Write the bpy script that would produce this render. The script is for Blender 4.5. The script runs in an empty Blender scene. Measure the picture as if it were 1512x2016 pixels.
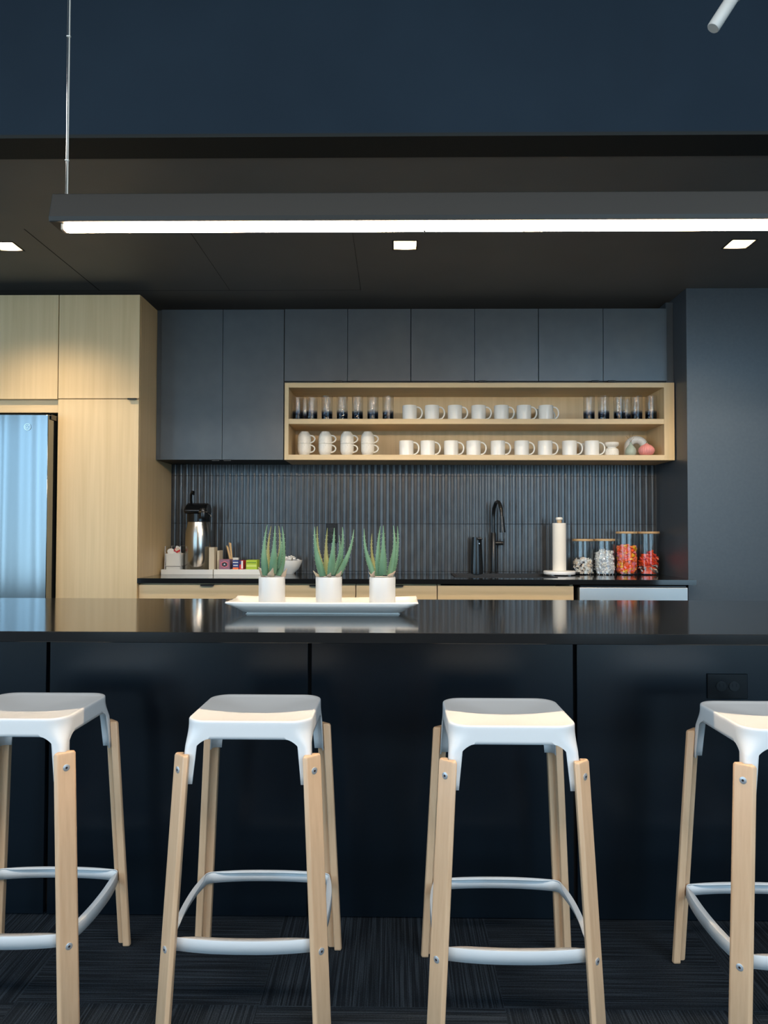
import bpy, bmesh, math, random
from mathutils import Vector, Matrix
S = bpy.context.scene
C = S.collection
PI = math.pi
random.seed(7)

# ------------------------------------------------------------------ camera
CAM_H = 1.178
yaw, pitch, roll = 0.01474396, 0.02574667, 0.0024295
fwd = Vector((-math.sin(yaw) * math.cos(pitch), math.cos(yaw) * math.cos(pitch), math.sin(pitch)))
right = Vector((math.cos(yaw), math.sin(yaw), 0.0))
up = right.cross(fwd)
r2 = right * math.cos(roll) + up * math.sin(roll)
u2 = -right * math.sin(roll) + up * math.cos(roll)
cd = bpy.data.cameras.new('camera')
cd.sensor_fit = 'VERTICAL'; cd.sensor_height = 36.0; cd.lens = 1500.0 / 2016.0 * 36.0
cd.clip_start = 0.05
cam = bpy.data.objects.new('camera', cd); C.objects.link(cam)
m = Matrix((r2, u2, -fwd)).transposed().to_4x4()
m.translation = Vector((0, 0, CAM_H))
cam.matrix_world = m
S.camera = cam

# ------------------------------------------------------------------ view and light
S.view_settings.view_transform = 'Standard'
S.view_settings.look = 'None'
S.view_settings.gamma = 1.0
S.view_settings.use_curve_mapping = False
S.view_settings.exposure = 2.2
S.cycles.use_denoising = True
S.cycles.max_bounces = 8
S.cycles.diffuse_bounces = 4
S.cycles.glossy_bounces = 5
S.cycles.transmission_bounces = 8
S.cycles.transparent_max_bounces = 12
S.cycles.caustics_reflective = True
S.cycles.sample_clamp_indirect = 8.0

SKY_STRENGTH = 1.25
PENDANT_STRENGTH = 28.0
FRONT_FILL_W = 68.0  # total power of the added overhead fill
SPOT_W = 21.0
w = bpy.data.worlds.new('sky'); S.world = w; w.use_nodes = True
wn = w.node_tree.nodes; wl = w.node_tree.links
wn['Background'].inputs[1].default_value = SKY_STRENGTH
tc = wn.new('ShaderNodeTexCoord'); sep = wn.new('ShaderNodeSeparateXYZ')
cr = wn.new('ShaderNodeValToRGB')
cr.color_ramp.elements[0].position = 0.42; cr.color_ramp.elements[0].color = (0.45, 0.66, 0.80, 1)
cr.color_ramp.elements[1].position = 0.56; cr.color_ramp.elements[1].color = (0.42, 0.72, 1.0, 1)
mr = wn.new('ShaderNodeMapRange'); mr.inputs[1].default_value = -1; mr.inputs[2].default_value = 1
wl.new(tc.outputs['Generated'], sep.inputs[0]); wl.new(sep.outputs[2], mr.inputs[0])
wl.new(mr.outputs[0], cr.inputs[0]); wl.new(cr.outputs[0], wn['Background'].inputs[0])

WIN_Y = -2.6
# window openings in the wall behind the camera: x0, x1 (mullion bays), z 0.25 .. 3.0
WINDOWS = [(-6.8, -6.1), (-5.8, -5.25), (-5.0, -4.5), (-4.3, -3.7), (-2.7, -1.8), (1.4, 2.3), (2.5, 3.5), (3.7, 4.7)]
SIDE_WINDOWS = [(-2.2, -1.0), (-.8, .4), (.6, 1.8)]   # in the left wall: y0, y1
WZ0, WZ1, WZR = 0.35, 3.0, 4.15
def wtop(x): return WZR if x > 0 else WZ1
def area(name, loc, rot, sx, sy, power, color, portal=False):
    d = bpy.data.lights.new(name, 'AREA'); d.shape = 'RECTANGLE'; d.size = sx; d.size_y = sy
    d.energy = power; d.color = color
    if portal: d.cycles.is_portal = True
    o = bpy.data.objects.new(name, d); C.objects.link(o); o.location = loc; o.rotation_euler = rot
    return o
for i, (a, b) in enumerate(WINDOWS):
    area('daylight_portal', ((a + b) / 2, WIN_Y - 0.05, (WZ0 + wtop(a)) / 2), (PI / 2, 0, 0), b - a, wtop(a) - WZ0, 1, (1, 1, 1), True)

for a, b in SIDE_WINDOWS:
    area('daylight_portal', (-7.05, (a + b) / 2, (WZ0 + WZ1) / 2), (PI / 2, 0, -PI / 2), b - a, WZ1 - WZ0, 1, (1, 1, 1), True)
# unseen area lights added behind and above the camera as front fill
for x in (-3.0, 0.0, 3.0):
    area('front_fill_light', (x, -1.5, 4.28), (0, 0, 0), 2.4, .9, FRONT_FILL_W / 3, (1.0, .94, .87))

# ------------------------------------------------------------------ helpers
def tag(o, label=None, cat=None, group=None, kind=None):
    if label: o['label'] = label
    if cat: o['category'] = cat
    if group: o['group'] = group
    if kind: o['kind'] = kind
    return o

def empty(name, loc=(0, 0, 0), label=None, cat=None, group=None, rz=0.0):
    o = bpy.data.objects.new(name, None); C.objects.link(o)
    o.empty_display_size = 0.05
    o.location = loc; o.rotation_euler = (0, 0, rz)
    return tag(o, label, cat, group)

class MB:
    def __init__(s): s.bm = bmesh.new(); s.mi = 0
    def face(s, vs):
        try:
            f = s.bm.faces.new(vs); f.material_index = s.mi; return f
        except ValueError: return None
    def box(s, x0, x1, y0, y1, z0, z1):
        v = [s.bm.verts.new(p) for p in ((x0, y0, z0), (x1, y0, z0), (x1, y1, z0), (x0, y1, z0), (x0, y0, z1), (x1, y0, z1), (x1, y1, z1), (x0, y1, z1))]
        for q in ((3, 2, 1, 0), (4, 5, 6, 7), (0, 1, 5, 4), (1, 2, 6, 5), (2, 3, 7, 6), (3, 0, 4, 7)): s.face([v[i] for i in q])
        return s
    def obox(s, c, size, rot):
        M = rot.to_matrix() if hasattr(rot, 'to_matrix') else rot
        c = Vector(c); hx, hy, hz = (d / 2 for d in size)
        v = [s.bm.verts.new(c + M @ Vector(p)) for p in ((-hx, -hy, -hz), (hx, -hy, -hz), (hx, hy, -hz), (-hx, hy, -hz), (-hx, -hy, hz), (hx, -hy, hz), (hx, hy, hz), (-hx, hy, hz))]
        for q in ((3, 2, 1, 0), (4, 5, 6, 7), (0, 1, 5, 4), (1, 2, 6, 5), (2, 3, 7, 6), (3, 0, 4, 7)): s.face([v[i] for i in q])
        return s
    def lathe(s, prof, cx=0.0, cy=0.0, n=40, rfun=None, cap=True):
        rings = []
        for r, z in prof:
            if r < 1e-6: rings.append([s.bm.verts.new((cx, cy, z))])
            else:
                rings.append([s.bm.verts.new((cx + r * (rfun(2 * PI * k / n) if rfun else 1) * math.cos(2 * PI * k / n), cy + r * (rfun(2 * PI * k / n) if rfun else 1) * math.sin(2 * PI * k / n), z)) for k in range(n)])
        for a, b in zip(rings, rings[1:]):
            for k in range(n):
                k2 = (k + 1) % n
                if len(a) == 1 and len(b) == 1: continue
                if len(a) == 1: s.face((a[0], b[k2], b[k]))
                elif len(b) == 1: s.face((a[k], a[k2], b[0]))
                else: s.face((a[k], a[k2], b[k2], b[k]))
        if cap:
            if len(rings[0]) > 1: s.face(rings[0][::-1])
            if len(rings[-1]) > 1: s.face(rings[-1])
        return s
    def tube(s, pts, r, n=10, closed=False, caps=True):
        pts = [Vector(p) for p in pts]; N = len(pts)
        rr = r if isinstance(r, (list, tuple)) else [r] * N
        rings = []; prev = None
        for i, p in enumerate(pts):
            if closed: t = (pts[(i + 1) % N] - pts[i - 1])
            else: t = pts[min(i + 1, N - 1)] - pts[max(i - 1, 0)]
            t.normalize()
            if prev is None:
                prev = Vector((0, 0, 1)) if abs(t.z) < 0.9 else Vector((1, 0, 0))
            a = prev - t * prev.dot(t)
            if a.length < 1e-5: a = Vector((0, 1, 0)) - t * t.y
            a.normalize(); b = t.cross(a); prev = a
            rings.append([s.bm.verts.new(p + (a * math.cos(2 * PI * k / n) + b * math.sin(2 * PI * k / n)) * rr[i]) for k in range(n)])
        M = N if closed else N - 1
        for i in range(M):
            A, B = rings[i], rings[(i + 1) % N]
            for k in range(n): s.face((A[k], A[(k + 1) % n], B[(k + 1) % n], B[k]))
        if caps and not closed:
            s.face(rings[0][::-1]); s.face(rings[-1])
        return s
    def prism(s, poly, axis, a, b):
        """poly in the other two axes (x,y order kept), extruded from a to b along axis"""
        def P(p, t):
            if axis == 'x': return (t, p[0], p[1])
            if axis == 'y': return (p[0], t, p[1])
            return (p[0], p[1], t)
        A = [s.bm.verts.new(P(p, a)) for p in poly]; B = [s.bm.verts.new(P(p, b)) for p in poly]
        n = len(poly)
        s.face(A); s.face(B[::-1])
        for i in range(n): s.face((A[i], B[i], B[(i + 1) % n], A[(i + 1) % n]))
        return s
    def loft(s, rings, closed=True, cap=True):
        R = [[s.bm.verts.new(p) for p in ring] for ring in rings]
        n = len(R[0]); M = n if closed else n - 1
        for A, B in zip(R, R[1:]):
            for k in range(M): s.face((A[k], A[(k + 1) % n], B[(k + 1) % n], B[k]))
        if cap and closed: s.face(R[0][::-1]); s.face(R[-1])
        return s
    def build(s, name, mats, parent=None, smooth=False, bevel=0.0, seg=2, world=True, solid=0.0, subsurf=0, angle=40, fix=True):
        if fix: bmesh.ops.recalc_face_normals(s.bm, faces=s.bm.faces)
        if parent is not None and world:
            off = -Vector(parent_loc(parent))
            bmesh.ops.translate(s.bm, verts=s.bm.verts, vec=off)
        me = bpy.data.meshes.new(name); s.bm.to_mesh(me); s.bm.free()
        o = bpy.data.objects.new(name, me); C.objects.link(o)
        if parent is not None: o.parent = parent
        for mm in (mats if isinstance(mats, (list, tuple)) else [mats]): me.materials.append(mm)
        if smooth:
            for p in me.polygons: p.use_smooth = True
            if angle: me.set_sharp_from_angle(angle=math.radians(angle))
        if solid:
            d = o.modifiers.new('solid', 'SOLIDIFY'); d.thickness = abs(solid); d.offset = -1.0 if solid > 0 else 1.0
        if bevel:
            d = o.modifiers.new('bevel', 'BEVEL'); d.width = bevel; d.segments = seg; d.limit_method = 'ANGLE'; d.angle_limit = math.radians(35)
            d.harden_normals = False
        if subsurf:
            d = o.modifiers.new('sub', 'SUBSURF'); d.levels = subsurf; d.render_levels = subsurf
        return o

def parent_loc(p):
    v = Vector(p.location)
    while p.parent: p = p.parent; v += Vector(p.location)
    return v

def copy_tree(o, parent=None):
    c = o.copy(); C.objects.link(c)
    if parent: c.parent = parent
    for ch in list(o.children): copy_tree(ch, c)
    return c

# ------------------------------------------------------------------ materials
def mat(name, col, rough=0.5, metal=0.0, spec=0.5, **k):
    m = bpy.data.materials.new(name); m.use_nodes = True
    b = m.node_tree.nodes['Principled BSDF']
    b.inputs['Base Color'].default_value = (*col, 1)
    b.inputs['Roughness'].default_value = rough
    b.inputs['Metallic'].default_value = metal
    b.inputs['Specular IOR Level'].default_value = spec
    for n, v in k.items():
        b.inputs[n.replace('_', ' ')].default_value = v
    return m
def nodes(m): return m.node_tree.nodes, m.node_tree.links, m.node_tree.nodes['Principled BSDF']

def add_noise(m, c1, c2, scale=(1, 1, 1), nscale=5.0, detail=3.0, bump=0.0, rough=None, dist=0.0, lo=0.3, hi=0.7, coord='Object'):
    N, L, b = nodes(m)
    tc = N.new('ShaderNodeTexCoord'); mp = N.new('ShaderNodeMapping'); mp.inputs['Scale'].default_value = scale
    nz = N.new('ShaderNodeTexNoise'); nz.inputs['Scale'].default_value = nscale; nz.inputs['Detail'].default_value = detail
    nz.inputs['Distortion'].default_value = dist
    r = N.new('ShaderNodeValToRGB'); r.color_ramp.elements[0].position = lo; r.color_ramp.elements[1].position = hi
    r.color_ramp.elements[0].color = (*c1, 1); r.color_ramp.elements[1].color = (*c2, 1)
    L.new(tc.outputs[coord], mp.inputs[0]); L.new(mp.outputs[0], nz.inputs['Vector']); L.new(nz.outputs['Fac'], r.inputs[0])
    L.new(r.outputs[0], b.inputs['Base Color'])
    if bump:
        bp = N.new('ShaderNodeBump'); bp.inputs['Strength'].default_value = bump; bp.inputs['Distance'].default_value = 0.002
        L.new(nz.outputs['Fac'], bp.inputs['Height']); L.new(bp.outputs[0], b.inputs['Normal'])
    if rough:
        mr = N.new('ShaderNodeMapRange'); mr.inputs[3].default_value = rough[0]; mr.inputs[4].default_value = rough[1]
        L.new(nz.outputs['Fac'], mr.inputs[0]); L.new(mr.outputs[0], b.inputs['Roughness'])
    return m

M = {}
M['maple'] = add_noise(mat('maple_laminate', (.6, .43, .25), .42), (.60, .445, .24), (.68, .515, .295), (14, 14, .5), 3.0, 4)
M['maple_h'] = add_noise(mat('maple_laminate_horizontal', (.6, .43, .25), .42), (.61, .445, .24), (.69, .515, .295), (.5, 14, 14), 3.0, 4)
M['beech'] = add_noise(mat('beech_leg', (.62, .41, .25), .4), (.66, .42, .245), (.73, .485, .295), (40, 40, 2.0), 3.0, 4)
M['char'] = add_noise(mat('charcoal_laminate', (.055, .06, .066), .34, spec=.62), (.048, .060, .072), (.058, .072, .084), (3, 3, 3), 4, 2)
M['char_body'] = mat('charcoal_carcass', (.012, .013, .015), .5)
M['wallpaint'] = add_noise(mat('dark_wall_paint', (.05, .055, .062), .38, spec=.65), (.046, .058, .072), (.054, .067, .081), (1, 1, 1), 60, 2, bump=.02)
M['bulk'] = add_noise(mat('navy_bulkhead_paint', (.02, .03, .04), .75, spec=.12), (.015, .027, .042), (.018, .032, .049), (1, 1, 1), 2.5, 3)
M['ceil'] = add_noise(mat('dark_ceiling_paint', (.06, .056, .052), .55), (.135, .134, .130), (.158, .156, .152), (1, 1, 1), 2.0, 3)
M['blackmetal'] = mat('black_metal_channel', (.017, .020, .020), .7, spec=.25)
M['black'] = mat('matte_black', (.006, .006, .007), .5)
M['gap'] = mat('shadow_gap_black', (.002, .002, .003), .8)
M['panel'] = add_noise(mat('island_panel_laminate', (.012, .017, .022), .27, spec=.5), (.003, .0065, .011), (.0045, .009, .014), (1, 1, 1), 3, 2)
M['quartz'] = add_noise(mat('black_quartz', (.006, .007, .008), .10, spec=.55), (.006, .007, .008), (.010, .011, .012), (1, 1, 1), 220, 2)
M['white_metal'] = mat('white_powder_coat', (.80, .80, .79), .38, spec=.5)
M['ceramic'] = mat('white_ceramic', (.80, .79, .75), .18, spec=.5)
M['speck'] = add_noise(mat('speckled_stoneware', (.74, .71, .64), .35), (.62, .58, .50), (.77, .74, .67), (1, 1, 1), 160, 2, lo=.28, hi=.42)
M['potwhite'] = mat('matte_white_pot', (.56, .575, .58), .3)
M['steel'] = mat('stainless_steel', (.24, .265, .275), .14, 1.0)
M['steel_dw'] = mat('brushed_steel', (.62, .62, .60), .42, 1.0)
M['steel_side'] = mat('steel_edge', (.50, .48, .44), .20, 1.0)
M['chrome'] = mat('chrome', (.75, .75, .75), .08, 1.0)
M['bolt'] = mat('zinc_bolt', (.62, .64, .66), .38, .6)
M['plastic'] = mat('black_plastic', (.008, .009, .010), .22)
M['faucet'] = mat('matte_black_faucet', (.010, .011, .012), .28)
M['tile'] = add_noise(mat('charcoal_glazed_tile', (.05, .055, .06), .22, spec=.6), (.042, .046, .051), (.064, .069, .075), (4, 1, 1.5), 6, 2)
M['pinkv'] = mat('pink_glaze', (.72, .27, .25), .45)
M['sage'] = mat('sage_glaze', (.33, .39, .33), .45)
M['twig'] = mat('dried_twig', (.25, .17, .08), .8)
M['paper'] = mat('paper_towel', (.80, .77, .70), .9)
M['cork'] = mat('light_wood_lid', (.55, .36, .18), .5)
M['knobwhite'] = mat('white_knob', (.80, .78, .72), .3)
M['tray'] = mat('white_tray', (.72, .72, .68), .35)
M['box'] = mat('kraft_box', (.62, .54, .40), .8)
M['copper'] = mat('dark_wire', (.50, .47, .44), .35, .5)
M['stir'] = mat('stirrer_wood', (.66, .42, .19), .6)
def flat(n, c, r=.5): return mat(n, c, r)
M['purple'] = flat('mauve_print', (.26, .12, .18)); M['pinkp'] = flat('pink_print', (.75, .16, .20)); M['navyp'] = flat('navy_print', (.02, .04, .19))
M['greenp'] = flat('lime_print', (.38, .52, .03)); M['whitep'] = flat('white_print', (.80, .80, .76)); M['redp'] = flat('red_print', (.62, .03, .04))
M['orangep'] = flat('orange_wrap', (.85, .17, .03), .3); M['yellowp'] = flat('yellow_wrap', (.88, .50, .02), .3); M['rosep'] = flat('rose_wrap', (.80, .22, .27), .3)
M['silverp'] = mat('silver_wrap', (.72, .73, .76), .3, .25); M['blackp'] = flat('dark_wrap', (.03, .02, .02), .3); M['bluep'] = flat('blue_packet', (.01, .05, .30), .35)
M['orangered'] = flat('orange_red_wrap', (.85, .09, .02), .3); M['creamp'] = flat('cream_wrap', (.75, .62, .50), .35)

def glassmat(name, col, rough=0.0, thin=True):
    m = bpy.data.materials.new(name); m.use_nodes = True
    N = m.node_tree.nodes; L = m.node_tree.links; N.clear()
    o = N.new('ShaderNodeOutputMaterial'); mx = N.new('ShaderNodeMixShader')
    tr = N.new('ShaderNodeBsdfTransparent'); tr.inputs[0].default_value = (*col, 1)
    gl = N.new('ShaderNodeBsdfGlossy'); gl.inputs['Roughness'].default_value = rough
    fr = N.new('ShaderNodeFresnel'); fr.inputs[0].default_value = 1.5
    ad = N.new('ShaderNodeMath'); ad.operation = 'MULTIPLY_ADD'; ad.inputs[1].default_value = 1.0; ad.inputs[2].default_value = 0.0
    ge = N.new('ShaderNodeNewGeometry'); mi = N.new('ShaderNodeMix'); mi.data_type = 'FLOAT'; mi.inputs[2].default_value = 1.5; mi.inputs[3].default_value = 1 / 1.5
    L.new(ge.outputs['Backfacing'], mi.inputs['Factor']); L.new(mi.outputs[0], fr.inputs[0])
    L.new(fr.outputs[0], ad.inputs[0]); L.new(ad.outputs[0], mx.inputs[0]); L.new(tr.outputs[0], mx.inputs[1]); L.new(gl.outputs[0], mx.inputs[2]); L.new(mx.outputs[0], o.inputs[0])
    return m
M['glass'] = glassmat('clear_glass', (.965, .975, .975))
# drinking glass: clear wall fading to navy glass at the foot (object z)
g = M['tumbler'] = glassmat('navy_footed_glass', (.9, .9, .9), .03)
N = g.node_tree.nodes; L = g.node_tree.links
tc = N.new('ShaderNodeTexCoord'); sp = N.new('ShaderNodeSeparateXYZ'); rp = N.new('ShaderNodeValToRGB'); mr = N.new('ShaderNodeMapRange')
mr.inputs[1].default_value = 0.0; mr.inputs[2].default_value = 0.16
e = rp.color_ramp.elements; e[0].position = 0.10; e[0].color = (.01, .02, .08, 1); e[1].position = 0.40; e[1].color = (.97, .97, .97, 1)
x = e.new(.22); x.color = (.22, .28, .42, 1)
L.new(tc.outputs['Object'], sp.inputs[0]); L.new(sp.outputs[2], mr.inputs[0]); L.new(mr.outputs[0], rp.inputs[0])
for n in N:
    if n.type == 'BSDF_TRANSPARENT': L.new(rp.outputs[0], n.inputs[0])
nz = N.new('ShaderNodeTexNoise'); nz.inputs['Scale'].default_value = 55; nz.inputs['Detail'].default_value = 1
bp = N.new('ShaderNodeBump'); bp.inputs['Strength'].default_value = 1.0; bp.inputs['Distance'].default_value = .003
L.new(tc.outputs['Object'], nz.inputs[0]); L.new(nz.outputs[0], bp.inputs['Height'])
for n in N:
    if n.type == 'BSDF_GLOSSY': L.new(bp.outputs[0], n.inputs['Normal'])

def emis(name, col, strength):
    m = bpy.data.materials.new(name); m.use_nodes = True
    N = m.node_tree.nodes; L = m.node_tree.links; N.clear()
    o = N.new('ShaderNodeOutputMaterial'); e = N.new('ShaderNodeEmission'); e.inputs[0].default_value = (*col, 1); e.inputs[1].default_value = strength
    L.new(e.outputs[0], o.inputs[0]); return m
M['lamp'] = emis('lit_diffuser', (1.0, .75, .49), PENDANT_STRENGTH)
M['dl'] = emis('lit_downlight', (1.0, .80, .52), 7.0)
M['dlcone'] = mat('downlight_reflector', (.75, .72, .62), .3)

# stainless door: soft vertical unevenness
def wavy(m, s=(3.2, 1, .15), strength=.25, dist=.02):
    N, L, b = nodes(m)
    tc = N.new('ShaderNodeTexCoord'); mp = N.new('ShaderNodeMapping'); mp.inputs['Scale'].default_value = s
    nz = N.new('ShaderNodeTexNoise'); nz.inputs['Scale'].default_value = 2.0; nz.inputs['Detail'].default_value = 1
    bp = N.new('ShaderNodeBump'); bp.inputs['Strength'].default_value = strength; bp.inputs['Distance'].default_value = dist
    L.new(tc.outputs['Object'], mp.inputs[0]); L.new(mp.outputs[0], nz.inputs[0]); L.new(nz.outputs[0], bp.inputs['Height']); L.new(bp.outputs[0], b.inputs['Normal'])
wavy(M['steel'])

# aloe leaf
al = M['aloe'] = mat('aloe_leaf', (.10, .26, .13), .42)
add_noise(al, (.085, .185, .105), (.155, .285, .170), (1, 1, .35), 30, 3)
M['aloe_old'] = add_noise(mat('aloe_leaf_olive', (.2, .2, .08), .5), (.16, .20, .06), (.26, .24, .10), (1, 1, .35), 30, 3)
M['aloe_pink'] = add_noise(mat('aloe_stub', (.4, .27, .2), .5), (.42, .26, .20), (.36, .32, .22), (1, 1, 1), 30, 3)
M['spine'] = mat('aloe_spine', (.36, .42, .28), .5)
M['soil'] = mat('pot_soil', (.06, .045, .03), .9)

# carpet: quarter-turned tiles with fine ribs
cp = M['carpet'] = mat('rib_carpet', (.012, .015, .02), .95, spec=.2)
N, L, b = nodes(cp)
tc = N.new('ShaderNodeTexCoord')
mp = N.new('ShaderNodeMapping'); mp.inputs['Location'].default_value = (.337 / .61, -1.92 / .61, .5); mp.inputs['Scale'].default_value = (1 / .61, 1 / .61, 0)
ck = N.new('ShaderNodeTexChecker'); ck.inputs['Scale'].default_value = 1.0; ck.inputs['Color1'].default_value = (1, 1, 1, 1); ck.inputs['Color2'].default_value = (0, 0, 0, 1)
L.new(tc.outputs['Object'], mp.inputs[0]); L.new(mp.outputs[0], ck.inputs['Vector'])
def rib(direction):
    m2 = N.new('ShaderNodeMapping'); m2.inputs['Scale'].default_value = (1, .012, 1) if direction == 'Y' else (.012, 1, 1)
    n1 = N.new('ShaderNodeTexNoise'); n1.inputs['Scale'].default_value = 230; n1.inputs['Detail'].default_value = 2
    L.new(tc.outputs['Object'], m2.inputs[0]); L.new(m2.outputs[0], n1.inputs['Vector']); return n1.outputs['Fac']
mix = N.new('ShaderNodeMix'); mix.data_type = 'FLOAT'
L.new(ck.outputs['Fac'], mix.inputs['Factor']); L.new(rib('Y'), mix.inputs[2]); L.new(rib('X'), mix.inputs[3])
n2 = N.new('ShaderNodeTexNoise'); n2.inputs['Scale'].default_value = 260; n2.inputs['Detail'].default_value = 2
L.new(tc.outputs['Object'], n2.inputs['Vector'])
ad = N.new('ShaderNodeMath'); ad.operation = 'MULTIPLY_ADD'; ad.inputs[1].default_value = .35
L.new(n2.outputs['Fac'], ad.inputs[0]); L.new(mix.outputs[0], ad.inputs[2])
rp = N.new('ShaderNodeValToRGB'); e = rp.color_ramp.elements
e[0].position = .60; e[0].color = (.006, .009, .013, 1); e[1].position = .88; e[1].color = (.034, .046, .060, 1)
L.new(ad.outputs[0], rp.inputs[0]); L.new(rp.outputs[0], b.inputs['Base Color'])
bp = N.new('ShaderNodeBump'); bp.inputs['Strength'].default_value = .6; bp.inputs['Distance'].default_value = .003
L.new(ad.outputs[0], bp.inputs['Height']); L.new(bp.outputs[0], b.inputs['Normal'])

# ------------------------------------------------------------------ room shell
CEIL = 2.58
def struct(name, mb, m, **k):
    o = mb.build(name, m, **k); o['kind'] = 'structure'; return o
struct('floor', MB().box(-7, 5, WIN_Y - .1, 5.1, -.1, 0), M['carpet'])
wb = struct('wall_back', MB().box(-3.2, 1.69, 4.893, 5.05, 0, 2.9), M['wallpaint'])
# kitchen ceiling: panels with fine joints, holes for the downlights
DL = [(-1.92, 3.695), (.045, 3.695), (1.67, 3.695)]
xs = sorted([-7, 5] + [v for x, y in DL for v in (x - .055, x + .055)])
cb = MB()
for i in range(len(xs) - 1):
    hole = any(abs((xs[i] + xs[i + 1]) / 2 - x) < .01 for x, y in DL)
    for y0, y1 in ((2.80, 3.64), (3.64, 3.75), (3.75, 5.05)):
        if hole and y0 == 3.64: continue
        cb.box(xs[i], xs[i + 1], y0, y1, CEIL, CEIL + .3)
ce = struct('ceiling', cb, M['ceil'])
jb = MB()
for x, wd in ((-2.49, .004), (-1.727, .005), (-.965, .0015), (-.203, .0015)): jb.box(x - wd / 2, x + wd / 2, 3.48, 4.385, CEIL - .0006, CEIL + .01)
jb.box(-2.49, -.203, 4.384, 4.386, CEIL - .0006, CEIL + .01)
jb.build('panel_joint', M['gap'], ce, world=False)
struct('ceiling', MB().box(-7, 5, WIN_Y - .1, 2.67, 4.30, 4.42), M['bulk'])
struct('wall_upper', MB().box(-7, 5, 2.665, 2.80, 2.590, 4.40), M['bulk'])
tb = MB(); tb.box(-7, 5, 2.661, 2.813, CEIL - .004, CEIL + .009)
struct('trim_1', tb, M['blackmetal'])
struct('wall_right', MB().box(1.669, 5, 4.37, 5.05, 0, 2.9), M['wallpaint'])
struct('wall_east', MB().box(4.9, 5.0, WIN_Y - .1, 4.4, 0, 4.3), M['wallpaint'])
lw = MB(); ed = [WIN_Y - .1] + [v for ab in SIDE_WINDOWS for v in ab] + [5.0]
for a, b in zip(ed[::2], ed[1::2]): lw.box(-7.1, -7.0, a, b, WZ0, WZ1)
lw.box(-7.1, -7.0, WIN_Y - .1, 5.0, 0, WZ0).box(-7.1, -7.0, WIN_Y - .1, 5.0, WZ1, 4.3)
struct('wall_left', lw, M['wallpaint'])
struct('wall_far_left', MB().box(-7.0, -2.86, 4.4, 5.0, 0, 2.6), M['wallpaint'])
fb = MB()
edges = [-7.0] + [v for ab in WINDOWS for v in ab] + [5.0]
for a, b in zip(edges[::2], edges[1::2]): fb.box(a, b, WIN_Y - .15, WIN_Y, WZ0, wtop(b))
fb.box(-7, 5, WIN_Y - .15, WIN_Y, 0, WZ0).box(-7, 1.4, WIN_Y - .15, WIN_Y, WZ1, 4.42).box(1.4, 5, WIN_Y - .15, WIN_Y, WZR, 4.42)
struct('wall_front', fb, mat('window_wall_paint', (.35, .34, .32), .7))
for i, (a, b) in enumerate(WINDOWS):
    f = MB(); WT = wtop(a)
    f.box(a, a + .04, WIN_Y - .12, WIN_Y - .06, WZ0, WT).box(b - .04, b, WIN_Y - .12, WIN_Y - .06, WZ0, WT).box(a, b, WIN_Y - .12, WIN_Y - .06, WZ0, WZ0 + .05).box(a, b, WIN_Y - .12, WIN_Y - .06, WT - .05, WT)
    struct('window_%d' % (i + 1), f, M['blackmetal'])

# fluted tiles on the back wall
tb = MB()
pitch_t = (1.664 + 1.443) / 79
prof = [(0, 0), (.20, 0), (.235, -.010), (.27, -.0128), (.36, -.0142), (.5, -.0148), (.64, -.0142), (.73, -.0128), (.765, -.010), (.80, 0), (1, 0)]
for z0, z1 in ((.9145, .9225), (.9255, 1.2275), (1.2305, 1.5335), (1.5365, 1.63)):
    rows = []
    for k in range(79):
        for u, d in prof[:-1]: rows.append((-1.443 + (k + u) * pitch_t, 4.892 + d))
    rows.append((1.664, 4.892))
    A = [tb.bm.verts.new((x, y, z0)) for x, y in rows]; B = [tb.bm.verts.new((x, y, z1)) for x, y in rows]
    for i in range(len(rows) - 1): tb.face((A[i], A[i + 1], B[i + 1], B[i]))
    # end caps of the rows
    D = [tb.bm.verts.new((x, 4.892, z0)) for x, y in rows]; E2 = [tb.bm.verts.new((x, 4.892, z1)) for x, y in rows]
    for i in range(len(rows) - 1):
        tb.face((D[i], D[i + 1], A[i + 1], A[i])); tb.face((B[i], B[i + 1], E2[i + 1], E2[i]))
tile = tb.build('fluted_tiles', M['tile'], wb, world=False, fix=False)
tile['label'] = 'charcoal fluted vertical tiles'
MB().box(-1.443, 1.664, 4.8922, 4.893, .9145, 1.63).build('grout', M['gap'], wb, world=False)

# ------------------------------------------------------------------ cabinets
def tabpull(x, y, z, w=.055, name='handle', parent=None, down=True):
    b = MB(); b.box(x - w / 2, x + w / 2, y - .018, y + .002, z - .0015, z + .0015).box(x - w / 2, x + w / 2, y - .018, y - .0155, z - .007, z + .0015)
    return b.build(name, M['black'], parent)

# tall maple cabinet
r = empty('pantry_cabinet', (-1.673, 4.57, 0), 'tall maple pantry cabinet between the fridge and the black worktop', 'cabinet')
MB().box(-1.903, -1.443, 4.272, 4.884, .09, 2.513).build('body', M['maple'], r)
MB().box(-1.903, -1.46, 4.33, 4.884, 0, .09).build('plinth', M['black'], r)
d = MB().box(-1.901, -1.444, 4.25, 4.270, .10, 1.919).build('door', M['maple'], r, bevel=.0008)
d = MB().box(-1.901, -1.444, 4.25, 4.270, 1.924, 2.512).build('door', M['maple'], r, bevel=.0008)
tabpull(-1.478, 4.25, 1.9215, .05, parent=d)
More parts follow.
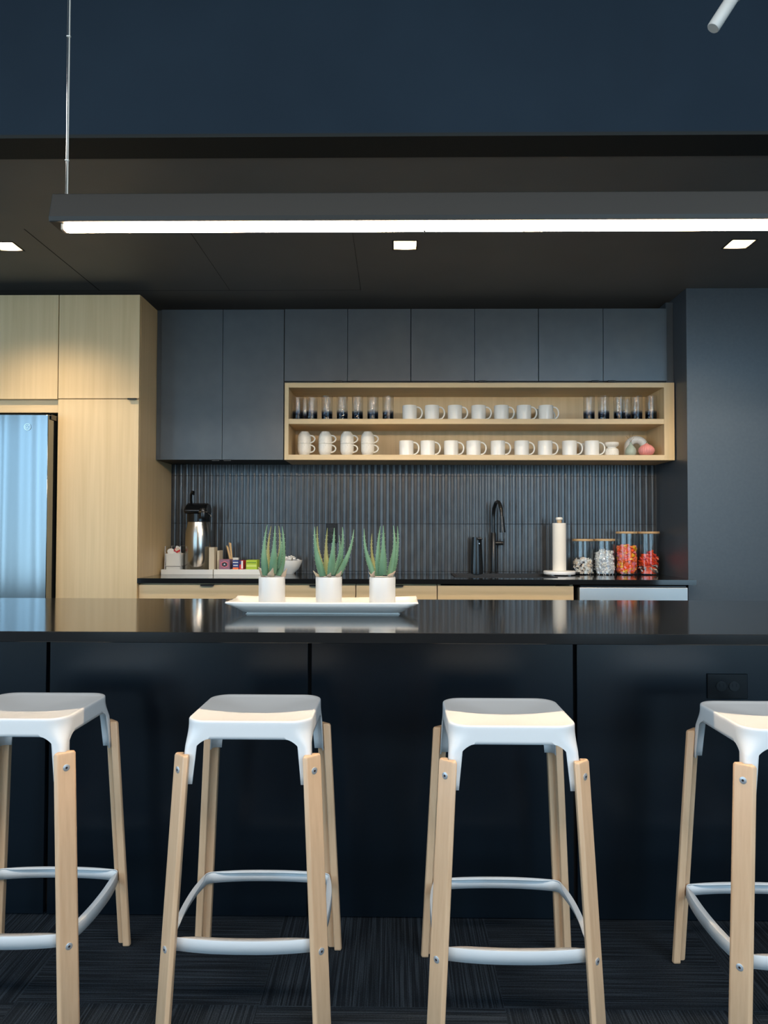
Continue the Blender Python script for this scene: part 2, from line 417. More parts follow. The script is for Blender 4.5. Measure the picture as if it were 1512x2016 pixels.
# cabinet over the fridge
r = empty('overfridge_cabinet', (-2.37, 4.57, 1.85), 'maple wall cabinet above the stainless fridge', 'cabinet')
MB().box(-2.84, -1.905, 4.272, 4.884, 1.92, 2.513).build('body', M['maple'], r)
for a, b_ in ((-2.838, -2.375), (-2.372, -1.906)):
    MB().box(a, b_, 4.25, 4.270, 1.921, 2.512).build('door', M['maple'], r, bevel=.0008)
MB().box(-2.84, -1.905, 4.275, 4.30, 1.848, 1.919).build('filler_panel', M['maple_h'], r)

# fridge
r = empty('refrigerator', (-2.37, 4.5, 0), 'stainless steel french door refrigerator beside the maple pantry', 'refrigerator')
MB().box(-2.82, -1.925, 4.235, 4.86, .03, 1.80).build('body', M['blackmetal'], r)
def fdoor(x0, x1):
    b = MB(); n = 16; pts = []
    for k in range(n + 1):
        u = k / n; pts.append((x0 + (x1 - x0) * u, 4.147 + .010 * (2 * u - 1) ** 2 - .002))
    poly = pts + [(x1, 4.225), (x0, 4.225)]
    b.prism(poly, 'z', .75, 1.818)
    return b
MBd = fdoor(-2.825, -2.378).build('door', M['steel'], r, smooth=True, bevel=.003, angle=30)
MBd = fdoor(-2.372, -1.912).build('door', M['steel'], r, smooth=True, bevel=.003, angle=30)
# round emblem with a scrolled monogram
b = MB(); ex, ez, ey = -2.022, 1.7485, 4.1455
b.tube([(ex + .0175 * math.cos(t), ey, ez + .0175 * math.sin(t)) for t in [2 * PI * k / 40 for k in range(40)]], .0014, 6, closed=True)
b.tube([(ex + .006 + .0065 * math.cos(t), ey, ez + .0075 * math.sin(t)) for t in [.6 + 4.6 * k / 16 for k in range(17)]], .0011, 6)
b.tube([(ex - .006 + .0055 * math.cos(t), ey, ez + .0075 * math.sin(t)) for t in [1.0 + 4.9 * k / 16 for k in range(17)]], .0011, 6)
b.build('emblem', M['chrome'], MBd)
MB().box(-1.908, -1.875 - .03, 4.18, 4.26, 1.795, 1.822).build('hinge_cover', M['plastic'], r)
MB().box(-2.825, -1.912, 4.150, 4.225, .10, .742).build('freezer_drawer', M['steel'], r, bevel=.004)
b = MB().tube([(-2.70, 4.15, .66), (-2.70, 4.105, .66), (-2.03, 4.105, .66), (-2.03, 4.15, .66)], .011, 10).build('handle', M['steel_side'], r, smooth=True)

# wall cabinets
r = empty('tall_wall_cabinet', (-1.04, 4.7, 1.607), 'tall charcoal wall cabinet with two doors beside the maple pantry', 'cabinet')
MB().box(-1.441, -.669, 4.572, 4.884, 1.607, 2.515).build('body', M['char_body'], r)
MB().box(-1.441, -1.416, 4.557, 4.575, 1.607, 2.512).build('filler_strip', M['char'], r)
for a, b_, hx in ((-1.414, -1.0425, -1.075), (-1.0395, -.6725, -1.005)):
    d = MB().box(a, b_, 4.55, 4.570, 1.607, 2.515).build('door', M['char'], r, bevel=.0008)
    tabpull(hx, 4.55, 1.6055, .045, parent=d)
for a, mx, b_, lab in ((-.6695, -.288, .092, 'charcoal wall cabinet over the left glasses on the wood shelf'), (.092, .474, .856, 'charcoal wall cabinet over the upper row of white mugs'), (.856, 1.242, 1.623, 'charcoal wall cabinet over the right glasses beside the corner')):
    r = empty('wall_cabinet', ((a + b_) / 2, 4.7, 2.072), lab, 'cabinet', 'short charcoal wall cabinets')
    MB().box(a + .0008, b_ - .0008, 4.572, 4.884, 2.074, 2.515).build('body', M['char_body'], r)
    for p, q, hx in ((a + .002, mx - .0015, mx - .052), (mx + .0015, b_ - .002, mx + .045)):
        d = MB().box(p, q, 4.55, 4.570, 2.081, 2.517).build('door', M['char'], r, bevel=.0008)
        tabpull(hx, 4.55, 2.0795, .045, parent=d)
o = MB().box(1.6245, 1.668, 4.575, 4.884, 2.074, 2.56).build('filler_strip', M['char']); tag(o, 'narrow dark filler strip between the last wall cabinet and the corner wall', 'filler')

# open maple shelf unit
r = empty('open_shelf', (.5, 4.7, 1.607), 'long open maple shelf box holding mugs and glasses', 'shelf')
X0, X1, Z0, Z1 = -.6655, 1.663, 1.607, 2.071
MB().box(X0, X0 + .024, 4.55, 4.884, Z0, Z1).build('side_panel', M['maple'], r, bevel=.0006)
MB().box(X1 - .061, X1, 4.55, 4.884, Z0, Z1).build('side_panel', M['maple'], r, bevel=.0006)
MB().box(X0 + .0242, X1 - .0612, 4.55, 4.884, Z1 - .029, Z1).build('top_panel', M['maple_h'], r, bevel=.0006)
MB().box(X0 + .0242, X1 - .0612, 4.55, 4.884, Z0, Z0 + .031).build('bottom_panel', M['maple_h'], r, bevel=.0006)
MB().box(X0 + .0242, X1 - .0612, 4.551, 4.872, 1.823, 1.854).build('middle_shelf', M['maple_h'], r, bevel=.0006)
MB().box(X0 + .0242, X1 - .0612, 4.873, 4.883, Z0 + .0312, Z1 - .0292).build('back_panel', M['maple'], r)
SH1, SH2 = 1.854, 1.638

# base cabinets
CT0, CT1 = .887, .914
def basecab(x0, x1, lab, drawers=True, handle=True):
    r = empty('base_cabinet', ((x0 + x1) / 2, 4.57, 0), lab, 'cabinet', 'maple base cabinets under the back worktop')
    MB().box(x0 + .001, x1 - .001, 4.292, 4.884, .09, .884 if drawers else .60).build('body', M['maple'], r)
    MB().box(x0 + .001, x1 - .001, 4.34, 4.884, 0, .09).build('plinth', M['black'], r)
    if drawers:
        zz = ((.705, .877), (.41, .702), (.10, .407))
        for a, b_ in zz:
            d = MB().box(x0 + .0015, x1 - .0015, 4.27, 4.29, a, b_).build('drawer', M['maple_h'], r, bevel=.0008)
            if handle: tabpull((x0 + x1) / 2, 4.27, b_ + .001, .075, parent=d)
    else:
        MB().box(x0 + .0015, x1 - .0015, 4.27, 4.29, .705, .877).build('false_front', M['maple_h'], r, bevel=.0008)
        for a, b_ in ((x0 + .0015, (x0 + x1) / 2 - .001), ((x0 + x1) / 2 + .001, x1 - .0015)):
            MB().box(a, b_, 4.27, 4.29, .10, .702).build('door', M['maple'], r, bevel=.0008)
        for p in (x0 + .001, x1 - .019): MB().box(p, p + .018, 4.292, 4.884, .60, .884).build('side_panel', M['maple'], r)
    return r
basecab(-1.441, -.662, 'wide maple drawer cabinet next to the pantry, under the coffee trays')
basecab(-.660, -.2205, 'narrow maple drawer cabinet behind the middle potted aloe')
basecab(-.2185, .2345, 'narrow maple drawer cabinet just left of the sink cabinet')
basecab(.2365, .996, 'wide maple sink cabinet left of the dishwasher', drawers=False)
# dishwasher
r = empty('dishwasher', (1.322, 4.57, 0), 'stainless steel dishwasher under the right end of the back worktop', 'dishwasher')
MB().box(1.02, 1.625, 4.29, 4.86, .10, .868).build('body', M['blackmetal'], r)
MB().box(1.023, 1.622, 4.252, 4.289, .12, .871).build('door', M['steel_dw'], r, bevel=.003)
MB().box(1.03, 1.615, 4.34, 4.86, 0, .10).build('kick_plate', M['black'], r)
MB().box(1.03, 1.615, 4.262, 4.289, .872, .880).build('control_strip', M['plastic'], r)
# back worktop with sink cut-out
SX0, SX1, SY0, SY1 = .36, .93, 4.44, 4.79
b = MB()
b.box(-1.4425, SX0, 4.25, 4.879, CT0, CT1).box(SX1, 1.668, 4.25, 4.879, CT0, CT1).box(SX0, SX1, 4.25, SY0, CT0, CT1).box(SX0, SX1, SY1, 4.879, CT0, CT1)
bmesh.ops.remove_doubles(b.bm, verts=b.bm.verts, dist=.0001)
o = b.build('worktop', M['quartz']); tag(o, 'glossy black back worktop running from the pantry to the corner wall', 'worktop')
# sink
r = empty('kitchen_sink', ((SX0 + SX1) / 2, 4.6, .70), 'black sink let into the back worktop below the faucet', 'sink')
b = MB(); t = .012
b.box(SX0 + .001, SX1 - .001, SY0 + .001, SY1 - .001, .70, .71).box(SX0 + .001, SX0 + t, SY0 + .001, SY1 - .001, .71, .915).box(SX1 - t, SX1 - .001, SY0 + .001, SY1 - .001, .71, .915)
b.box(SX0 + t, SX1 - t, SY0 + .001, SY0 + t, .71, .915).box(SX0 + t, SX1 - t, SY1 - t, SY1 - .001, .71, .915)
b.build('basin', M['black'], r)
b = MB(); b.box(SX0 - .012, SX1 + .012, SY0 - .012, SY0 + .006, .9145, .9175).box(SX0 - .012, SX1 + .012, SY1 - .006, SY1 + .012, .9145, .9175).box(SX0 - .012, SX0 + .006, SY0, SY1, .9145, .9175).box(SX1 - .006, SX1 + .012, SY0, SY1, .9145, .9175)
b.build('rim', M['black'], r)
MB().lathe([(.0, .7105), (.04, .7105), (.04, .713), (0, .713)], .645, 4.62, 24).build('drain', M['faucet'], r, smooth=True)

# faucet
FX, FY = .622, 4.835
r = empty('faucet', (FX, FY, .914), 'tall black gooseneck faucet behind the sink', 'faucet')
MB().lathe([(.024, .914), (.024, .922), (.0165, .926), (.0165, 1.165), (.0145, 1.168), (.0145, 1.175), (0, 1.175)], FX, FY, 28).build('base', M['faucet'], r, smooth=True)
arc = [(FX, FY, 1.17), (FX, FY, 1.25)]
for k in range(0, 15):
    t = PI * k / 14; arc.append((FX + .014 * (1 - math.cos(t)), FY - .085 * (1 - math.cos(t)), 1.27 + .095 * math.sin(t)))
end = arc[-1]
MB().tube(arc, .0115, 14).build('spout', M['faucet'], r, smooth=True)
MB().tube([end, (end[0] + .002, end[1] - .002, 1.24), (end[0] + .005, end[1] - .004, 1.175)], [.0135, .015, .019], 18).build('spray_head', M['faucet'], r, smooth=True)
h = MB().tube([(FX + .012, FY, 1.107), (FX + .062, FY - .01, 1.107)], .0125, 16).build('handle', M['faucet'], r, smooth=True)
MB().tube([(FX + .058, FY - .01, 1.10), (FX + .064, FY - .01, 1.135)], .0045, 10).build('lever', M['faucet'], h, smooth=True)

# soap dispenser
r = empty('soap_dispenser', (.512, 4.80, .914), 'black tapered soap dispenser left of the faucet', 'soap dispenser')
b = MB(); rings = []
for z, hw in ((.9145, .040), (.95, .0395), (1.05, .035), (1.115, .032), (1.145, .0305)):
    rings.append([(.512 + hw * math.cos(2 * PI * k / 32) * (1 if math.cos(2 * PI * k / 32) > 0 else .95), 4.80 + hw * .9 * math.sin(2 * PI * k / 32), z) for k in range(32)])
b.loft(rings); b.build('body', M['plastic'], r, smooth=True)
MB().obox((.527, 4.765, 1.137), (.030, .05, .010), Matrix.Rotation(.15, 3, 'X')).build('nozzle', M['plastic'], r, bevel=.003)
MB().tube([(.524, 4.764, 1.105), (.524, 4.7605, 1.105)], .004, 12).build('sensor', M['chrome'], r, smooth=True)

# paper towel holder and roll
TX, TY = 1.008, 4.70
r = empty('paper_towel_holder', (TX, TY, .914), 'white paper towel holder with wooden knob beside the candy jars', 'paper towel holder')
b = MB(); b.lathe([(0, .920), (.094, .920), (.0965, .926), (.0965, .936), (.094, .940), (0, .940)], TX, TY, 48)
for k in range(4):
    a = PI / 4 + k * PI / 2; b.lathe([(.010, .9145), (.010, .921)], TX + .07 * math.cos(a), TY + .07 * math.sin(a), 12)
b.build('base', M['white_metal'], r, smooth=True)
MB().lathe([(.008, .94), (.008, 1.236)], TX, TY, 12).build('rod', M['cork'], r, smooth=True)
kn = MB().lathe([(.0145, 1.236), (.013, 1.25), (.013, 1.252)], TX, TY, 24).build('collar', M['cork'], r, smooth=True)
MB().lathe([(0, 1.2515), (.017, 1.2515), (.0215, 1.256), (.0215, 1.263), (.018, 1.268), (0, 1.269)], TX, TY, 28).build('knob', M['knobwhite'], r, smooth=True)
b = MB(); b.lathe([(.012, .941), (.0405, .941), (.0410, .944), (.0410, 1.230), (.0405, 1.233), (.012, 1.233)], TX, TY, 48, cap=False)
o = b.build('paper_towel_roll', M['paper'], smooth=True); tag(o, 'slim roll of white paper towel standing on its holder', 'paper towel')

# candy jars
def jar(x, y, rad, z1, label, fill_label, fill, level, pieces):
    r = empty('candy_jar', (x, y, .914), label, 'jar', 'glass candy jars at the right end of the worktop')
    b = MB(); z0 = .9147
    b.lathe([(0, z0), (rad - .004, z0), (rad, z0 + .004), (rad, z1 - .014), (rad - .003, z1 - .012), (rad - .003, z1 - .02), (rad - .003, z0 + .008), (rad - .006, z0 + .006), (0, z0 + .006)], x, y, 48)
    b.build('glass_body', M['glass'], r, smooth=True)
    MB().lathe([(0, z1 - .0125), (rad + .001, z1 - .0125), (rad + .002, z1 - .010), (rad + .002, z1 - .002), (rad, z1), (0, z1)], x, y, 48).build('lid', M['cork'], r, smooth=True)
    f = MB(); kind, mats, n = pieces
    f.lathe([(0, z0 + .0075), (rad - .018, z0 + .0075), (rad - .018, z0 + level - .022), (0, z0 + level - .02)], x, y, 20)
    nl = len(mats)
    cnt = 0
    for k in range(n):
        f.mi = random.randrange(nl)
        a = random.random() * 2 * PI; rr = (rad - {'twist': .014, 'cube': .013, 'bump': .020}[kind]) * (1 if random.random() < .72 else math.sqrt(random.random()))
        zz = z0 + .013 + random.random() * (level - .02)
        if kind == 'bump' : zz = z0 + .022 + random.random() * (level - .03) * (.75 + .25 * math.cos(a - 5.5))
        if zz > z0 + level - .014: rr *= random.random()
        c = (x + rr * math.cos(a), y + rr * math.sin(a), zz)
        R3 = Matrix.Rotation(random.random() * 6, 3, 'X') @ Matrix.Rotation(random.random() * 6, 3, 'Y') @ Matrix.Rotation(random.random() * 6, 3, 'Z')
        if kind == 'twist':
            s_ = .006
            R = R3
            rings = []
            for u, wd, th in ((-.016, .0065, .001), (-.0085, .0015, .0015), (-.006, s_, s_), (.006, s_, s_), (.0085, .0015, .0015), (.016, .0065, .001)):
                rings.append([Vector(c) + R @ Vector((u, sy * wd, sz * th)) for sy, sz in ((-1, -1), (1, -1), (1, 1), (-1, 1))])
            f.loft(rings)
        elif kind == 'cube': f.obox(c, (.017, .017, .010), R3)
        else:
            if zz > z0 + level * .42: f.mi = random.choice((1, 1, 1, 2))
            else: f.mi = random.choice((3, 4, 5, 1, 5))
            tilt = Matrix.Rotation(random.uniform(-.9, .9), 3, 'X') @ Matrix.Rotation(random.uniform(.2, 1.3), 3, 'Y') @ Matrix.Rotation(random.random() * 3, 3, 'Z')
            f.obox(c, (.040, .013, .006), tilt)
    o = f.build('wrapped_candies', mats, None); tag(o, fill_label, 'candy', None, 'stuff')
jar(1.171, 4.775, .063, 1.135, 'short glass jar with wood lid, leftmost of the four, half full', 'brown and white twist wrapped candies in the leftmost glass jar', None, .105, ('twist', [M['whitep'], M['blackp'], M['creamp'], M['silverp'], M['creamp']], 230))
jar(1.306, 4.775, .063, 1.136, 'short glass jar with wood lid full of silver candies', 'silver twist wrapped candies in the second glass jar', None, .152, ('twist', [M['silverp'], M['silverp'], M['whitep'], M['silverp'], M['whitep']], 330))
jar(1.441, 4.770, .064, 1.182, 'tall glass jar with wood lid full of orange and pink candies', 'orange pink and yellow wrapped chews in the third glass jar', None, .187, ('cube', [M['orangep'], M['rosep'], M['yellowp'], M['orangep'], M['rosep'], M['orangered']], 380))
jar(1.577, 4.770, .064, 1.182, 'tall glass jar with wood lid nearest the corner wall', 'orange red and gold wrapped sweets in the rightmost glass jar', None, .150, ('bump', [M['orangered'], M['orangered'], M['redp'], M['creamp'], M['silverp'], M['blackp'], M['redp']], 190))

# ------------------------------------------------------------------ coffee station
def tray(x0, x1, y0, y1, z0, h, t, name, lab, cat, m, group=None):
    b = MB(); b.box(x0, x1, y0, y1, z0, z0 + t).box(x0, x1, y0, y0 + t, z0 + t, z0 + h).box(x0, x1, y1 - t, y1, z0 + t, z0 + h).box(x0, x0 + t, y0 + t, y1 - t, z0 + t, z0 + h).box(x1 - t, x1, y0 + t, y1 - t, z0 + t, z0 + h)
    bmesh.ops.remove_doubles(b.bm, verts=b.bm.verts, dist=.0001)
    o = b.build(name, m); tag(o, lab, cat, group); return o
tray(-1.425, -1.109, 4.625, 4.865, .9145, .030, .004, 'serving_tray', 'shallow white tray under the coffee airpot', 'tray', M['tray'], 'white trays of the coffee station')
tray(-1.103, -.745, 4.625, 4.865, .9145, .030, .004, 'serving_tray', 'shallow white tray under the tea boxes', 'tray', M['tray'], 'white trays of the coffee station')
TZ = .9187
# airpot
AX, AY = -1.225, 4.735
r = empty('coffee_airpot', (AX, AY, TZ), 'brushed steel coffee airpot with black pump top', 'airpot')
MB().lathe([(0, TZ), (.080, TZ), (.083, TZ + .004), (.083, 1.10), (.081, 1.17), (.072, 1.215), (.068, 1.235), (0, 1.235)], AX, AY, 56).build('body', M['steel_side'], r, smooth=True)
MB().lathe([(.069, 1.235), (.072, 1.238), (.072, 1.285), (0, 1.285)], AX, AY, 48).build('collar', M['plastic'], r, smooth=True)
b = MB(); b.prism([(AY - .085, 1.286), (AY + .07, 1.286), (AY + .07, 1.325), (AY + .03, 1.350), (AY - .02, 1.352), (AY - .07, 1.330), (AY - .10, 1.305)], 'x', AX - .072, AX + .066)
b.build('pump_head', M['plastic'], r, bevel=.016, seg=4, smooth=True)
b = MB().lathe([(.0, 1.255), (.024, 1.255), (.026, 1.262), (.026, 1.30), (.020, 1.318), (0, 1.322)], AX + .048, AY - .085, 28).build('spout', M['plastic'], r, smooth=True)
MB().tube([(AX + .048 + .027 * math.cos(t), AY - .085 + .027 * math.sin(t), 1.296) for t in [2 * PI * k / 28 for k in range(28)]], .0028, 8, closed=True).build('spout_ring', M['chrome'], b, smooth=True)
MB().tube([(AX + .07, AY - .08, 1.29), (AX + .095, AY - .085, 1.277), (AX + .098, AY - .085, 1.265)], .004, 8).build('lock_lever', M['plastic'], r, smooth=True)
hp = [(AX - .052, AY + .03, 1.335), (AX - .056, AY + .02, 1.37), (AX - .050, AY, 1.405), (AX - .038, AY - .015, 1.424), (AX - .026, AY - .03, 1.421), (AX - .022, AY - .045, 1.405)]
MB().tube(hp, [.008, .008, .008, .0075, .0075, .006], 12).build('carry_handle', M['plastic'], r, smooth=True)
# small scribbled maker mark low on the body
pts = [(AX + .030 + .0022 * k + .003 * math.sin(k * 2.1), AY - .0775 + .0006 * k, .939 + .004 * math.sin(k * 1.7) + .0006 * k) for k in range(9)]
MB().tube(pts, .0008, 5).build('maker_mark', M['blackp'], r)

# packet rack with bin
RX0, RX1, RY0, RY1 = -1.415, -1.315, 4.665, 4.80
r = empty('packet_rack', (-1.365, 4.73, TZ), 'wire rack holding the white packet bin beside the airpot', 'rack')
b = MB()
for y in (RY0, RY1): b.tube([(RX0, y, TZ + .002), (RX0 + .003, y, 1.085), (RX1 - .003, y, 1.085), (RX1, y, TZ + .002)], .0028, 8)
for z in (.925, .963):
    b.tube([(RX0, RY0, z), (RX1, RY0, z), (RX1, RY1, z), (RX0, RY1, z)], .0028, 8, closed=True)
b.build('wire_frame', M['copper'], r, smooth=True)
o = MB()
rings = [[(x, y, z) for x, y in ((-1.365 - hw, 4.672 - k_), (-1.365 + hw, 4.672 - k_), (-1.365 + hw, 4.793 + k_), (-1.365 - hw, 4.793 + k_))] for z, hw, k_ in ((.928, .043, 0), (1.040, .0465, .002))]
inner = [[(x, y, z) for x, y in ((-1.365 - hw, 4.675), (-1.365 + hw, 4.675), (-1.365 + hw, 4.79), (-1.365 - hw, 4.79))] for z, hw in ((1.040, .044), (.935, .041))]
o.loft(rings + inner); o = o.build('packet_bin', M['tray'], bevel=.001); tag(o, 'white open bin of creamers held in the wire rack', 'bin')
def cup(x, y, z, lab, tilt):
    r = MB(); r.lathe([(0, -.012), (.014, -.012), (.019, .010), (.0215, .011), (.0215, .0125), (0, .0125)], 0, 0, 24)
    o = r.build('creamer_cup', M['ceramic'], smooth=True); o.location = (x, y, z); o.rotation_euler = tilt
    tag(o, lab, 'creamer'); return o
cup(-1.388, 4.70, 1.046, 'white creamer cup at the left of the packet bin', (.9, .4, 0))
cup(-1.362, 4.735, 1.044, 'white creamer cup lying in the middle of the packet bin', (-.6, .8, 0))
def packet(x, y, z, w_, h_, rot, mats, lab, stripe=None):
    b = MB(); b.box(-w_ / 2, w_ / 2, -.0025, .0025, -h_ / 2, h_ / 2)
    if stripe:
        b.mi = 1; b.box(-w_ / 2 - .0003, w_ / 2 + .0003, -.003, .003, stripe[0], stripe[1])
    o = b.build('sweetener_packet', mats, bevel=.0012); o.location = (x, y, z); o.rotation_euler = rot; tag(o, lab, 'packet'); return o
packet(-1.352, 4.70, 1.058, .030, .055, (0, .5, .2), [M['whitep'], M['redp']], 'red and white sugar packet sticking out of the packet bin', (-.012, .012))
packet(-1.338, 4.69, 1.052, .026, .048, (.1, -.45, 0), [M['creamp'], M['redp']], 'cream sugar packet with red band in the packet bin', (-.004, .008))
packet(-1.306, 4.806, 1.070, .040, .044, (0, .2, .1), [M['bluep'], M['whitep']], 'blue packet leaning behind the bin next to the airpot', None)
MBx = MB().box(-1.345, -1.285, 4.812, 4.858, TZ, 1.045).build('packet_box', M['plastic'], bevel=.002); tag(MBx, 'dark box behind the packet bin holding the blue packet', 'box')

# boxes and stirrers
def prbox(x0, x1, y0, y1, z0, z1, m, name, lab, cat='box'):
    o = MB().box(x0, x1, y0, y1, z0, z1).build(name, m, bevel=.001); tag(o, lab, cat); return o
b = MB(); b.box(-1.139 + .003, -1.112 + .02, 4.66, 4.76, TZ, 1.075)
prbox(-1.1415, -1.1095, 4.66, 4.75, TZ, 1.079, M['box'], 'napkin_box', 'beige cardboard box standing beside the airpot')
prbox(-1.101, -1.087, 4.70, 4.80, TZ, 1.058, M['box'], 'napkin_box', 'narrow beige box behind the taller cardboard box')
# row of three small bins
bins = [(-1.083, -1.004, 'small white bin holding the mauve tea box'), (-1.002, -.920, 'small white bin holding the blue tea packets'), (-.918, -.836, 'small white bin holding the green tea box'), (-.834, -.762, 'small white bin at the right end of the tray, behind the aloe')]
for a, b_, lab in bins: tray(a, b_, 4.64, 4.76, TZ, .027, .003, 'tea_bin', lab, 'bin', M['tray'], 'small white bins on the tea tray')
def teabox(x0, x1, z1, m, lab, deco):
    r = empty('tea_box', ((x0 + x1) / 2, 4.68, TZ + .0035), lab, 'tea box')
    MB().box(x0, x1, 4.655, 4.745, TZ + .0035, z1).build('carton', m, r, bevel=.0008)
    for nm, mm, mb in deco: mb.build(nm, mm, r)
yf = 4.6545
def ngon(cx, cz, rx, rz, n=6, y=yf, t=.0006, rot=PI / 2):
    return MB().prism([(cx + rx * math.cos(rot + 2 * PI * k / n), cz + rz * math.sin(rot + 2 * PI * k / n)) for k in range(n)], 'y', y - t, y + .0002)
teabox(-1.076, -1.012, 1.005, M['purple'], 'mauve tea box with a pink hexagon print', [
    ('printed_frame', M['pinkp'], ngon(-1.044, .975, .024, .020)), ('printed_panel', M['blackp'], ngon(-1.044, .975, .020, .0155, y=yf - .0007)), ('printed_star', M['silverp'], ngon(-1.044, .975, .006, .006, 3, y=yf - .0014))])
teabox(-.995, -.957, 1.000, M['navyp'], 'navy blue tea box with white lettering bands', [
    ('printed_band', M['whitep'], MB().box(-.992, -.960, yf - .0006, yf, .985, .990)), ('printed_band', M['whitep'], MB().box(-.990, -.962, yf - .0006, yf, .967, .972)), ('printed_band', M['orangep'], MB().box(-.994, -.958, yf - .0006, yf, .945, .957))])
teabox(-.953, -.930, .998, M['redp'], 'red and white tea box next to the navy one', [
    ('printed_panel', M['whitep'], MB().box(-.941, -.931, yf - .0006, yf, .95, .997)), ('printed_band', M['navyp'], MB().box(-.952, -.942, yf - .0006, yf, .975, .997))])
teabox(-.912, -.845, 1.002, M['greenp'], 'lime green tea box left of the first aloe', [
    ('printed_band', mat('dark_green_print', (.12, .25, .02), .5), MB().box(-.908, -.850, yf - .0006, yf, .984, .989)), ('printed_band', mat('pale_green_print', (.55, .66, .15), .5), MB().box(-.910, -.848, yf - .0006, yf, .960, .974))])
# stirrers in a holder
r = MB(); r.box(-1.030, -.985, 4.77, 4.81, TZ, 1.012); r = r.build('stirrer_holder', M['tray'], bevel=.001); tag(r, 'white holder of wooden stirrers behind the mauve tea box', 'holder')
for i, (dx, a, zt) in enumerate(((-.016, -.30, 1.083), (-.004, -.16, 1.100), (-.010, -.24, 1.075), (.000, -.10, 1.096))):
    o = MB().box(-.0045, .0045, -.001, .001, -.06, .06).build('coffee_stirrer', M['stir'], bevel=.0004)
    o.location = (-1.026 + dx + (zt - 1.04) * a * -.0, 4.766 - .001 * i, zt - .052); o.rotation_euler = (0, a, .3 * (i - 1.5))
    tag(o, ('thin wooden coffee stirrer leaning furthest left in the holder', 'wooden coffee stirrer standing tallest in the holder', 'short wooden coffee stirrer behind the others in the holder', 'wooden coffee stirrer furthest right in the holder')[i], 'stirrer', 'wooden stirrers in the holder')
# bowl of wrapped items
r = empty('serving_bowl', (-.665, 4.755, .914), 'white bowl of wrapped sweets behind the left aloe', 'bowl')
MB().lathe([(0, .9145), (.035, .9145), (.038, .92), (.065, .945), (.083, .985), (.086, .998), (.083, .998), (.079, .985), (.06, .95), (.03, .928), (0, .926)], -.665, 4.755, 44).build('bowl_body', M['ceramic'], r, smooth=True)
f = MB()
for k in range(46):
    a = random.random() * 6.28; rr = .068 * math.sqrt(random.random()); f.mi = k % 2
    R3 = Matrix.Rotation(random.random() * 6, 3, 'X') @ Matrix.Rotation(random.random() * 6, 3, 'Y')
    c = Vector((-.665 + rr * math.cos(a), 4.755 + rr * math.sin(a), .985 + .030 * (1 - (rr / .075) ** 2) + random.uniform(-.008, .008)))
    f.loft([[c + R3 @ Vector((u, sy * wd, sz * th)) for sy, sz in ((-1, -1), (1, -1), (1, 1), (-1, 1))] for u, wd, th in ((-.016, .008, .001), (-.008, .002, .002), (-.005, .006, .006), (.005, .006, .006), (.008, .002, .002), (.016, .008, .001))])
o = f.build('wrapped_sweets', [M['silverp'], M['whitep']]); tag(o, 'heap of silvery wrapped sweets filling the white bowl', 'candy', None, 'stuff')

# outlets
def outlet(cx, cz, y, horiz, lab):
    r = empty('wall_outlet', (cx, y, cz), lab, 'outlet')
    W_, H_ = (.122, .076) if horiz else (.076, .122)
    MB().box(cx - W_ / 2, cx + W_ / 2, y - .006, y, cz - H_ / 2, cz + H_ / 2).build('cover_plate', M['plastic'], r, bevel=.002)
    for s in (-1, 1):
        px, pz = (cx + s * .0195, cz) if horiz else (cx, cz + s * .0195)
        b = MB(); b.prism([(px + .0165 * math.cos(2 * PI * k / 24), pz + .0150 * math.sin(2 * PI * k / 24)) for k in range(24)], 'y', y - .0085, y - .0055)
        soc = b.build('socket', M['faucet'], r, bevel=.0008)
        b = MB()
        for dx in (-.006, .006): b.box(px + dx - .001, px + dx + .001, y - .0088, y - .008, pz - .001, pz + .008)
        b.build('slots', M['gap'], soc)
outlet(-.408, 1.168, 4.879, False, 'black outlet on the tiled wall behind the middle aloe')
outlet(1.0125, .710, 2.352, True, 'black double outlet on the island front beside the rightmost stool')

# ------------------------------------------------------------------ shelf ware
def place(src, first, loc, label, group):
    o = src if first else copy_tree(src)
    o.location = loc; tag(o, label, None, group); return o
ORD = ['first', 'second', 'third', 'fourth', 'fifth', 'sixth', 'seventh', 'eighth', 'ninth']
# mug
r = empty('mug', (0, 0, 0), 'mug', 'mug')
b = MB(); b.lathe([(0, 0), (.040, 0), (.0435, .003), (.0442, .05), (.0442, .090), (.0430, .0925), (.0412, .090), (.0405, .01), (0, .007)], 0, 0, 40)
b.build('mug_body', M['ceramic'], r, smooth=True, world=False)
hp = [(.040 + .036 * math.sin(PI * k / 14) ** .8, 0, .047 + .037 * math.cos(PI * k / 14)) for k in range(15)]
MB().tube(hp, [.0045] * 15, 12).build('mug_handle', M['ceramic'], r, smooth=True, world=False)
mug = r
row1 = [.087, .223, .363, .507, .646, .783, .916]; row2 = [.067, .197, .340, .476, .624, .769, .911, 1.059, 1.194]
for i, x in enumerate(row1):
    o = place(mug, i == 0, (x, 4.64, SH1 + .0003), '%s white straight mug from the left on the upper shelf' % ORD[i], 'white mugs on the upper shelf'); o.rotation_euler.z = -.12
for i, x in enumerate(row2):
    o = place(mug, False, (x, 4.64, SH2 + .0003), '%s white straight mug from the left on the lower shelf' % ORD[i], 'white mugs on the lower shelf'); o.rotation_euler.z = -.12
for x, z, nm in ((.921, SH1, 'upper'), (1.192, SH2, 'lower')):
    o = place(mug, False, (x, 4.775, z + .0003), 'white mug hidden behind the rightmost mug of the %s shelf' % nm, 'white mugs on the %s shelf' % nm); o.rotation_euler.z = -.25
